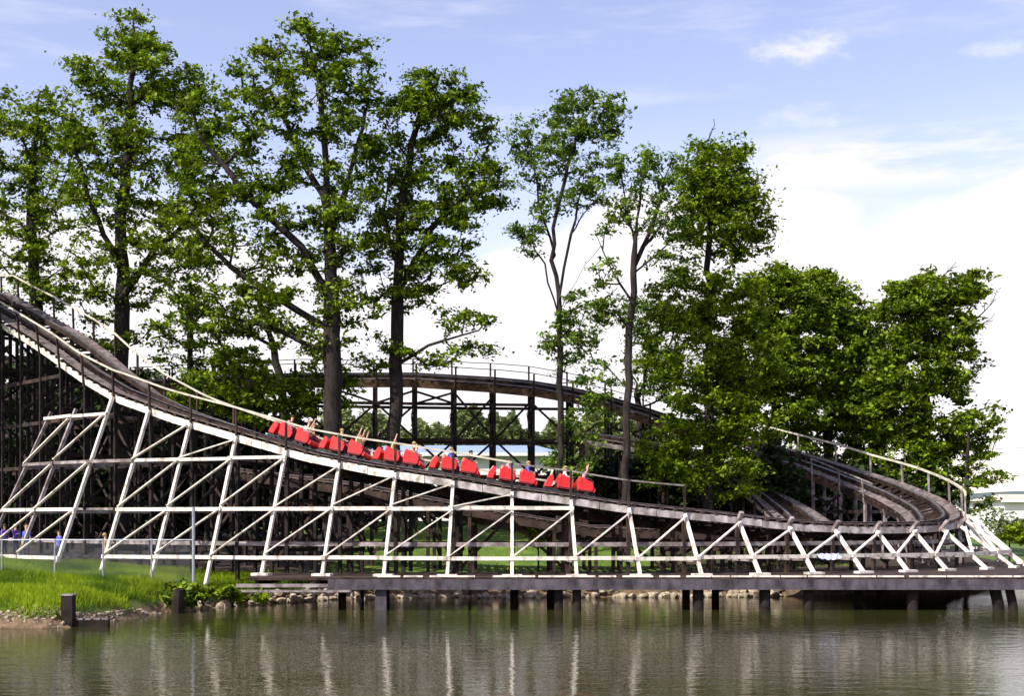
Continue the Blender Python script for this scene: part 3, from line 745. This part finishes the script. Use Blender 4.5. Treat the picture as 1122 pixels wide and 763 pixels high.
# pale cloth on the lower ledger at right
def cloth():
    a, b = leglevel(5, 2.3), leglevel(6, 2.3); P, T, N = frame(5.5); mb = MB(); n = 12
    V = []
    c0 = a.lerp(b, .42)+N*.24; 
    rows = []
    for i in range(n+1):
        u = i/n-.5; row = []
        for j in range(7):
            v = j/6; drop = -.34*abs(v-.4)*1.6*(1-.5*abs(u))
            p = c0+T*(u*1.3)+N*((v-.4)*.3+.03*math.sin(i*1.7+j))+Vector((0,0,.16+drop+.035*math.sin(i*2.1+j*1.3)))
            row.append(p)
        rows.append(row)
    v = [tuple(p) for r_ in rows for p in r_]; f = [(i*7+j, i*7+j+1, (i+1)*7+j+1, (i+1)*7+j) for i in range(n) for j in range(6)]
    me = bpy.data.meshes.new('cloth'); me.from_pydata(v, [], f); me.materials.append(mat('pale_blue_cloth', (.62,.66,.85), (.5,.52,.7), 4, .9))
    o = bpy.data.objects.new('cloth', me); C.objects.link(o); md = o.modifiers.new('s', 'SOLIDIFY'); md.thickness = .02
    tag(o, 'pale blue cloth draped over the low ledger at the right', 'cloth')
cloth()

# ------------------------------------------------------------------ people
def figure(name, edges, mats_fn, mats, sub=1):
    """edges: dict joint -> (co, radius, parent)"""
    keys = list(edges); idx = {k: i for i, k in enumerate(keys)}
    me = bpy.data.meshes.new(name+'_skel'); me.from_pydata([edges[k][0] for k in keys], [(idx[k], idx[edges[k][2]]) for k in keys if edges[k][2]], [])
    o = bpy.data.objects.new(name+'_skel', me); C.objects.link(o)
    md = o.modifiers.new('Skin', 'SKIN'); md.use_smooth_shade = True
    if not me.skin_vertices: return None
    for k in keys:
        sv = me.skin_vertices[0].data[idx[k]]; rr = edges[k][1]; sv.radius = rr if isinstance(rr, tuple) else (rr, rr); sv.use_root = edges[k][2] is None
    o.modifiers.new('Sub', 'SUBSURF').levels = sub; o.modifiers['Sub'].render_levels = sub
    dg = bpy.context.evaluated_depsgraph_get(); dg.update()
    m2 = bpy.data.meshes.new_from_object(o.evaluated_get(dg)); m2.name = name
    bpy.data.objects.remove(o)
    m2.materials.clear()
    for m in mats: m2.materials.append(m)
    for p in m2.polygons: p.material_index = mats_fn(p.center); p.use_smooth = True
    return m2
SKIN = mat('skin', (.62,.40,.28), (.52,.32,.22), 10, .6)
HAIRS = [mat('brown_hair', (.06,.03,.015), (.03,.015,.01), 20, .7), mat('blond_hair', (.45,.33,.14), (.3,.2,.08), 20, .7)]
def shirt(name, c): return mat(name, c, tuple(x*.75 for x in c), 7, .9)
SHIRTS = {'blue': shirt('blue_shirt', (.10,.14,.60)), 'white': shirt('white_shirt', (.75,.73,.68)), 'purple': shirt('purple_shirt', (.22,.12,.55)), 'yellow': shirt('yellow_shirt', (.72,.62,.22)),
          'tan': shirt('tan_shirt', (.55,.40,.22)), 'black': shirt('black_shirt', (.03,.03,.035)), 'green': shirt('green_shirt', (.10,.30,.12)), 'pink': shirt('pink_shirt', (.75,.35,.38))}
PANTS = shirt('dark_trousers', (.05,.055,.10)); SHORTS = shirt('khaki_shorts', (.45,.37,.25))
def head_nodes(E, neck, hx, hz, f=0):
    x, y, z = hx, 0, hz
    E['neck'] = ((hx, f*.01, hz-.22), .055, neck); E['jaw'] = ((hx, f*.02, hz-.10), (.070,.075), 'neck'); E['skull'] = ((hx, 0, hz), (.085,.095), 'jaw'); E['crown'] = ((hx, -f*.01, hz+.085), (.055,.06), 'skull')
def standing(arm=0):
    E = {'pelvis': ((0,0,.95), (.15,.11), None)}
    E['waist'] = ((0,0,1.12), (.135,.10), 'pelvis'); E['chest'] = ((0,0,1.34), (.17,.115), 'waist')
    head_nodes(E, 'chest', 0, 1.66, 1)
    for s, q in ((1,'r'),(-1,'l')):
        E['sh'+q] = ((s*.19,0,1.42), .065, 'chest')
        if arm and q == 'r':
            E['el'+q] = ((s*.26,.16,1.20), .045, 'sh'+q); E['wr'+q] = ((s*.16,.38,1.26), .032, 'el'+q); E['ha'+q] = ((s*.13,.46,1.29), .038, 'wr'+q)
        else:
            E['el'+q] = ((s*.25,-.02,1.14), .045, 'sh'+q); E['wr'+q] = ((s*.26,.05,.90), .032, 'el'+q); E['ha'+q] = ((s*.25,.07,.80), .038, 'wr'+q)
        E['hip'+q] = ((s*.10,0,.86), .095, 'pelvis'); E['kn'+q] = ((s*.11,.02,.48), .062, 'hip'+q); E['an'+q] = ((s*.11,-.02,.09), .042, 'kn'+q); E['to'+q] = ((s*.12,.15,.04), .038, 'an'+q)
    return E
def seated(arms):
    # seated on a bench: y is forward
    E = {'pelvis': ((0,0,.10), (.16,.13), None)}
    E['waist'] = ((0,-.04,.28), (.14,.11), 'pelvis'); E['chest'] = ((0,-.05,.50), (.17,.12), 'waist')
    head_nodes(E, 'chest', 0, .82, 1)
    for s, q in ((1,'r'),(-1,'l')):
        E['sh'+q] = ((s*.19,-.05,.57), .065, 'chest')
        up = arms == 2 or (arms == 1 and q == 'r')
        if up: E['el'+q] = ((s*.27,.06,.82), .045, 'sh'+q); E['wr'+q] = ((s*.25,.08,1.07), .032, 'el'+q); E['ha'+q] = ((s*.24,.09,1.17), .042, 'wr'+q)
        else: E['el'+q] = ((s*.24,.10,.36), .045, 'sh'+q); E['wr'+q] = ((s*.18,.33,.38), .032, 'el'+q); E['ha'+q] = ((s*.16,.41,.40), .040, 'wr'+q)
        E['hip'+q] = ((s*.10,.06,.09), .09, 'pelvis'); E['kn'+q] = ((s*.11,.42,.12), .062, 'hip'+q); E['an'+q] = ((s*.11,.46,-.26), .045, 'kn'+q); E['to'+q] = ((s*.11,.60,-.30), .038, 'an'+q)
    return E
def hair_for(mesh_head_z, hairm, parent, loc):
    bm = bmesh.new(); bmesh.ops.create_icosphere(bm, subdivisions=2, radius=.115)
    for v in bm.verts: v.co.z *= .95
    bmesh.ops.delete(bm, geom=[v for v in bm.verts if v.co.z < .0 and v.co.y > -.03 or v.co.z < -.07], context='VERTS')
    me = bpy.data.meshes.new('hair'); bm.to_mesh(me); bm.free(); me.materials.append(hairm)
    for p in me.polygons: p.use_smooth = True
    o = bpy.data.objects.new('hair', me); C.objects.link(o); o.parent = parent; o.location = loc
def st_mat(c):
    if c.z > 1.46: return 0
    if c.z < .11: return 3
    if c.z > .93 and abs(c.x) < .235: return 1
    if c.z > 1.15: return 1
    if c.z < .93 and abs(c.x) < .2: return 2
    return 0
STAND = [figure('person', standing(a), st_mat, [SKIN, SHIRTS['blue'], PANTS, M['black']]) for a in (0,1)]
def place_person(px, py_feet, Y, pose, sh, lab, rz, pants=PANTS, hair=0, sc=1):
    me = STAND[pose].copy(); me.materials[1] = SHIRTS[sh]; me.materials[2] = pants
    P = W(px, py_feet, Y); o = bpy.data.objects.new('person', me); C.objects.link(o)
    o.location = (P.x, Y, ground_z(P.x, Y)); o.rotation_euler = (0,0,rz); o.scale = (sc,)*3
    tag(o, lab, 'person', 'people on the path at the left'); hair_for(0, HAIRS[hair], o, (0,-.015,1.69))
place_person(65, 616, 66.5, 0, 'blue', 'person in a blue shirt standing alone behind the fence', 2.4)
place_person(5, 616, 68, 0, 'purple', 'person in a purple shirt at the left edge, leftmost of the group', 1.2)
place_person(17, 616, 68.6, 1, 'purple', 'person in a purple shirt holding an arm out, middle of the group', -2.0, hair=1)
place_person(29, 616, 67.6, 0, 'blue', 'person in a blue shirt beside the first leaning leg, right of the group', 2.8, hair=1)
place_person(115, 616, 64.5, 1, 'tan', 'person in tan clothes with a raised forearm beside the second leaning leg', -1.3, SHORTS, 1)

# ------------------------------------------------------------------ train
def se_mat(c):
    if c.z > .66: return 0
    if c.z < .17: return 2
    if c.y > .22: return 0
    if c.z > .2 and c.y < .2: return 1
    return 2
SEAT = [figure('person', seated(a), se_mat, [SKIN, SHIRTS['white'], PANTS, M['black']]) for a in (0,1,2)]
if any(m is None for m in SEAT+STAND): print('SKIN FAILED')
def prism(mb, prof, y0, y1):
    """prof: list of (x,z); extruded in y; x is the travel direction"""
    k = len(prof); b = len(mb.v)
    mb.v += [(x, y0, z) for x, z in prof]+[(x, y1, z) for x, z in prof]
    mb.f.append(tuple(b+i for i in range(k))[::-1]); mb.f.append(tuple(b+k+i for i in range(k))); mb.m += [mb.mi]*2
    for i in range(k):
        j = (i+1) % k; mb.f.append((b+i, b+j, b+k+j, b+k+i)); mb.m.append(mb.mi)
def lpart(mb, name, m, parent, bev=.012, label=None):
    o = mb.build(name, m, None); o.parent = parent
    if bev: md = o.modifiers.new('b', 'BEVEL'); md.width = bev; md.segments = 2; md.limit_method = 'ANGLE'
    if label: o['label'] = label
    return o
ordn = ['front', 'second', 'third', 'fourth', 'fifth', 'last']
def make_car():
    t = bpy.data.objects.new('coaster_car', None); C.objects.link(t)
    mb = MB(); mb.box((.05,0,.10), 2.5, .95, .12); mb.box((0,0,.02), 2.0, .5, .10); lpart(mb, 'chassis', M['black'], t)
    for x0 in (-.16, .80):
        f = MB()
        side = [(-.40,.18),(.22,.18),(.31,.30),(.33,.50),(.27,.66),(.14,.74),(-.10,.80),(-.22,.86),(-.34,.86),(-.43,.70)]
        for s in (1,-1):
            prism(f, [(x+x0, z) for x, z in side], s*.62-.03, s*.62+.03)
        b = lpart(f, 'side_panel', M['red'], t, .02)
        for s in (1,-1):
            f = MB(); f.tube([(x0+.24,s*.665,.58),(x0+.30,s*.69,.66),(x0+.16,s*.69,.80),(x0-.02,s*.69,.85),(x0-.06,s*.665,.78)], .016, 6); lpart(f, 'grab_rail', M['steel'], t, 0)
            f = MB(); f.bar((x0-.40,s*.655,.235),(x0+.24,s*.655,.235),.012,.05); lpart(f, 'trim_strip', M['black'], t, 0)
        f = MB(); prism(f, [(x0-.44,.20),(x0-.37,.20),(x0-.30,.90),(x0-.39,.93),(x0-.47,.76)], -.585, .585); lpart(f, 'seat_back', M['red'], t, .02)
        f = MB(); prism(f, [(x0-.34,.22),(x0+.10,.22),(x0+.12,.38),(x0-.32,.34)], -.56, .56); prism(f, [(x0-.36,.42),(x0-.30,.42),(x0-.23,.86),(x0-.29,.88)], -.54, .54); lpart(f, 'seat', M['black'], t)
        f = MB(); f.tube([(x0+.20,-.52,.25),(x0+.10,-.52,.66),(x0+.06,-.5,.74),(x0+.06,.5,.74),(x0+.10,.52,.66),(x0+.20,.52,.25)], .022, 6); lpart(f, 'lap_bar', M['steel'], t, 0)
    f = MB(); prism(f, [(-1.20,.20),(-.90,.20),(-.80,.62),(-.86,.80),(-.98,.82),(-1.14,.55)], -.5, .5); lpart(f, 'rear_cowl', M['red'], t, .02)
    f = MB(); prism(f, [(1.09,.20),(1.22,.20),(1.26,.34),(1.20,.46),(1.10,.48)], -.585, .585); lpart(f, 'front_cowl', M['red'], t, .03)
    for x in (-.8,.8):
        for s in (1,-1):
            f = MB(); n = 14
            f.sweep([[(x+.14*math.cos(a), s*.60+y, .02+.14*math.sin(a)) for a in [2*math.pi*q/n for q in range(n)]] for y in (-.05,.05)])
            f.sweep([[(x+.06*math.cos(a), s*.60+y, .02+.06*math.sin(a)) for a in [2*math.pi*q/8 for q in range(8)]] for y in (-.07,.07)]); lpart(f, 'wheel', M['black'], t, 0)
    f = MB(); f.bar((-1.55,0,.1),(-1.15,0,.1),.08,.08); lpart(f, 'coupling', M['galv'], t, 0)
    return t
def car_matrix(n):
    a, b = XS(n-.3, -1.55, .37), XS(n+.3, -1.55, .37); c = XS(n, -1.55, .37)
    f = (b-a).normalized(); lft = XS(n, -2.6, .37)-XS(n, -.5, .37); lft.normalize()
    up = f.cross(lft).normalized(); lft = up.cross(f)
    m = Matrix((f, lft, up)).transposed().to_4x4(); m.translation = c; return m
car0 = make_car(); kids = list(car0.children)
# riders: (row, side, pose, shirt); side -1 = lake side (nearer the viewer)
RID = {0: [(0,-1,2,'pink'),(0,1,0,'white'),(1,-1,0,'white'),(1,1,0,'green')], 1: [(0,-1,0,'blue'),(0,1,0,'white'),(1,-1,0,'pink'),(1,1,0,'black')],
       2: [(0,-1,0,'black'),(1,-1,0,'blue'),(1,1,0,'tan')], 3: [(0,-1,0,'tan'),(0,1,0,'white'),(1,-1,1,'yellow')], 4: [(0,-1,2,'yellow'),(0,1,2,'tan'),(1,-1,0,'green')],
       5: [(0,-1,0,'white'),(0,1,1,'yellow'),(1,-1,0,'pink')]}
sidename = {-1: 'lake side', 1: 'far side'}; posen = ['hands on bar', 'one arm raised', 'both arms raised']
for i in range(6):
    n = 1.02-1.05*i
    if i == 0: t = car0
    else:
        t = car0.copy(); C.objects.link(t)
        for ch in kids: c = ch.copy(); C.objects.link(c); c.parent = t
    t.matrix_world = car_matrix(n); mw = car_matrix(n)
    tag(t, 'red two-row coaster car, %s car of the train%s' % (ordn[i], ' at its right end' if i == 0 else ' at its upper left end' if i == 5 else ', counted from the right'), 'coaster car', 'red cars of the coaster train')
    for row, sd, pose, sh in RID[i]:
        me = SEAT[pose].copy(); me.materials[1] = SHIRTS[sh]
        o = bpy.data.objects.new('person', me); C.objects.link(o)
        loc = Matrix.Translation((.80-.96*row-.12, sd*.28, .46))@Matrix.Rotation(-math.pi/2, 4, 'Z')@Matrix.Scale(.96, 4)
        o.matrix_world = mw@loc
        tag(o, 'rider in %s shirt, %s, %s of the %s row, %s car' % (sh, posen[pose], sidename[sd], 'front' if row == 0 else 'back', ordn[i]), 'person', 'riders on the coaster train')
        hair_for(0, HAIRS[(i+row) % 2], o, (0,-.015,.85))

# ------------------------------------------------------------------ background buildings
M['white_wall'] = mat('white_painted_wall', (.78,.77,.74), (.66,.65,.63), .6, .8)
M['blue_roof'] = mat('blue_metal_roof', (.30,.38,.58), (.24,.32,.50), .5, .5)
M['tan_wall'] = mat('tan_wall', (.62,.52,.40), (.5,.42,.33), .6, .8)
M['glass'] = mat('dark_glass', (.02,.025,.03), (.03,.035,.04), 3, .1, spec=.6)
def building(px0, px1, Y, yt, yb, lab, dep=14, roofm='blue_roof', storey=True):
    a = W(px0, yb, Y); b = W(px1, yt, Y); zb = ground_z((a.x+b.x)/2, Y)-.3; cxm = (a.x+b.x)/2; Wd = b.x-a.x
    t = empty('building', (cxm, Y, zb+.3), lab, 'building')
    hh = b.z-zb
    wz = zb+hh*.86
    mb = MB(); mb.box((cxm, Y+dep/2, (zb+wz)/2), Wd, dep, wz-zb); part(mb, 'wall', M['white_wall'], t)
    mb = MB(); e = .7
    v0 = [(a.x-e, Y-e, wz+.003),(b.x+e, Y-e, wz+.003),(b.x+e, Y+dep+e, wz+.003),(a.x-e, Y+dep+e, wz+.003)]
    rz_ = b.z; v1 = [(a.x+2, Y+dep/2-.1, rz_),(b.x-2, Y+dep/2-.1, rz_),(b.x-2, Y+dep/2+.1, rz_),(a.x+2, Y+dep/2+.1, rz_)]
    mb.quad8(v0+v1); part(mb, 'roof', M[roofm], t)
    mb = MB(); mb.box((cxm, Y-e-.05, wz-.15), Wd+2*e, .12, .36); part(mb, 'gutter', M['white_wall'], t)
    k = max(2, int(Wd/4.5))
    for i in range(k):
        xx = a.x+Wd*(i+.5)/k; f = MB(); f.box((xx, Y-.03, zb+(wz-zb)*.45), 1.5, .1, 1.3); fo = part(f, 'window', M['white_wall'], t)
        g = MB(); g.box((xx, Y-.085, zb+(wz-zb)*.45), 1.3, .03, 1.1); part(g, 'pane', M['glass'], fo)
building(395, 610, 128, 484, 560, 'long white building with a blue roof behind the return track')
building(1100, 1240, 190, 541, 590, 'pale low building beyond the turnaround at the right edge', roofm='tan_wall')
# distant hill
hv, hf = [], []; k = 60
for i in range(k+1):
    u = i/k; X = lerp(-300, 1400, u); zt = 8+34*math.exp(-((X-690)/230)**2)+4*math.sin(u*17)+6*math.exp(-((X-120)/200)**2)
    hv += [(X,1400,-5),(X,1500,zt*.7),(X,1620,zt),(X,1900,-5)]
for i in range(k):
    for j in range(3): a = i*4+j; hf.append((a, a+4, a+5, a+1))
me = bpy.data.meshes.new('hills'); me.from_pydata(hv, [], hf); me.materials.append(mat('hazy_hill', (.10,.13,.12), (.08,.11,.10), .02, .95))
for p in me.polygons: p.use_smooth = True
o = bpy.data.objects.new('hills', me); C.objects.link(o); tag(o, kind='structure')
# power line
pl = empty('power_line', (60,240,1.5), 'thin power lines on a timber pole beyond the right edge of the wood', 'power line')
mb = MB(); mb.tube([(112,240,1),(112,240,19)], .14, 8); part(mb, 'pole', M['brown_wood'], pl)
mb = MB()
for dz, dx in ((18.6,-.8),(18.6,.8),(16,0)):
    for (a, b) in ((30,112),(112,190)):
        mb.tube([(lerp(a,b,q)+dx, 240, dz-1.6*4*q*(1-q)+(1.5 if dz < 17 else 0)) for q in np.linspace(0,1,9)], .02, 4)
part(mb, 'cable', M['black'], pl)

# ------------------------------------------------------------------ light, sky, camera
EL = math.radians(45); AZ = math.radians(50)
Sd = Vector((-math.sin(AZ)*math.cos(EL), -math.cos(AZ)*math.cos(EL), math.sin(EL)))
sun = bpy.data.lights.new('sun', 'SUN'); sun.energy = 5.0; sun.angle = math.radians(.5); sun.color = (1.0,.95,.87)
so = bpy.data.objects.new('sun', sun); C.objects.link(so); so.rotation_euler = Sd.to_track_quat('Z', 'Y').to_euler(); so.location = (-60,-40,80)
w = bpy.data.worlds.new('World'); S.world = w; w.use_nodes = True; nt = w.node_tree; bg = nt.nodes['Background']; bg.inputs[1].default_value = .15
sky = nt.nodes.new('ShaderNodeTexSky'); sky.sky_type = 'NISHITA'; sky.sun_disc = False; sky.sun_elevation = EL; sky.sun_rotation = math.atan2(Sd.x, Sd.y); sky.air_density = 1.0; sky.dust_density = .6; sky.ozone_density = 2.0
L = nt.links
def MN(op, a, b=None, c=None):
    n = nt.nodes.new('ShaderNodeMath'); n.operation = op
    for i, v in enumerate((a, b, c)):
        if v is None: continue
        if isinstance(v, (int, float)): n.inputs[i].default_value = v
        else: L.new(v, n.inputs[i])
    return n.outputs[0]
tc = nt.nodes.new('ShaderNodeTexCoord'); sp = nt.nodes.new('ShaderNodeSeparateXYZ'); L.new(tc.outputs['Generated'], sp.inputs[0])
x_, y_, z_ = sp.outputs
hor = MN('SQRT', MN('ADD', MN('MULTIPLY', x_, x_), MN('MULTIPLY', y_, y_)))
el = MN('DIVIDE', z_, MN('MAXIMUM', hor, .05)); az = MN('ARCTAN2', x_, y_)
def N2(sc, det, vx, vz, rough=.55, seed=0):
    cb = nt.nodes.new('ShaderNodeCombineXYZ'); L.new(MN('MULTIPLY', az, vx), cb.inputs[0]); L.new(MN('MULTIPLY', el, vz), cb.inputs[1]); cb.inputs[2].default_value = seed
    n = nt.nodes.new('ShaderNodeTexNoise'); n.inputs['Scale'].default_value = sc; n.inputs['Detail'].default_value = det; n.inputs['Roughness'].default_value = rough; L.new(cb.outputs[0], n.inputs[0]); return n.outputs['Fac']
def SS(v, lo, hi):
    n = nt.nodes.new('ShaderNodeMapRange'); n.interpolation_type = 'SMOOTHSTEP'; n.inputs[1].default_value = lo; n.inputs[2].default_value = hi; L.new(v, n.inputs[0]); return n.outputs[0]
nb = N2(4.5, 5, 1, 1.2, .5, 3.1)
edge = MN('SUBTRACT', MN('MULTIPLY_ADD', nb, .22, .125), el)                 # heaped cloud bank near the horizon
big = SS(edge, -.004, .03)
soft = MN('MULTIPLY', SS(MN('MULTIPLY_ADD', nb, .10, MN('SUBTRACT', .26, el)), -.02, .14), .30)
wn = N2(6, 6, 1, 5, .6, 7.7); wis = MN('MULTIPLY', SS(wn, .50, .78), .35)
band = MN('MULTIPLY', SS(MN('SUBTRACT', .035, MN('ABSOLUTE', MN('SUBTRACT', el, .27))), 0, .03), MN('MULTIPLY', SS(wn, .38, .6), MN('MULTIPLY', SS(az, .12, .22), .85)))
def puff(px, py, rx, ry, amt, sd):
    a0 = math.atan((px-CX)/F); e0 = (HY-py)/F*math.cos(a0)
    d = MN('ADD', MN('POWER', MN('DIVIDE', MN('SUBTRACT', az, a0), rx/F), 2), MN('POWER', MN('DIVIDE', MN('SUBTRACT', el, e0), ry/F), 2))
    v = MN('SUBTRACT', MN('MULTIPLY_ADD', N2(30, 6, 1, 1.8, .65, sd), 3.4, -.95), MN('MULTIPLY', d, .8))
    return MN('MULTIPLY', SS(v, -.1, 1.7), amt)
p1 = puff(885, 52, 66, 24, .82, 1.3); p2 = puff(895, 128, 70, 20, .5, 5.3); p3 = puff(1110, 50, 50, 12, .5, 9.1); p4 = puff(1040, 143, 40, 10, .45, 11.3)
msk = big
for q in (soft, wis, band, p1, p2, p3, p4): msk = MN('MAXIMUM', msk, q)
msk = MN('MULTIPLY', msk, MN('SUBTRACT', 1, MN('MULTIPLY', MN('SUBTRACT', 1, SS(el, .0, .12)), MN('MULTIPLY_ADD', SS(az, .15, .3), .45, .2))))
hs = nt.nodes.new('ShaderNodeMix'); hs.data_type = 'RGBA'; hs.blend_type = 'MULTIPLY'; hs.inputs[0].default_value = 1; L.new(sky.outputs[0], hs.inputs[6]); hs.inputs[7].default_value = (1.62,1.22,1.18,1)
mx = nt.nodes.new('ShaderNodeMix'); mx.data_type = 'RGBA'; L.new(msk, mx.inputs[0]); L.new(hs.outputs[2], mx.inputs[6]); mx.inputs[7].default_value = (5.6,5.35,5.6,1)
L.new(mx.outputs[2], bg.inputs[0])

cam = bpy.data.cameras.new('camera'); co = bpy.data.objects.new('camera', cam); C.objects.link(co); S.camera = co
co.location = (0,0,CAMZ); co.rotation_euler = (math.radians(90),0,0); cam.sensor_width = 36; cam.lens = 36*F/1122; cam.shift_y = (HY-381.5)/1122; cam.clip_end = 6000; cam.clip_start = .5
S.render.engine = 'CYCLES'
S.view_settings.view_transform = 'Standard'; S.view_settings.look = 'None'; S.view_settings.gamma = 1; S.view_settings.use_curve_mapping = False; S.view_settings.exposure = 0.45
S.cycles.max_bounces = 5; S.cycles.diffuse_bounces = 2; S.cycles.transparent_max_bounces = 6
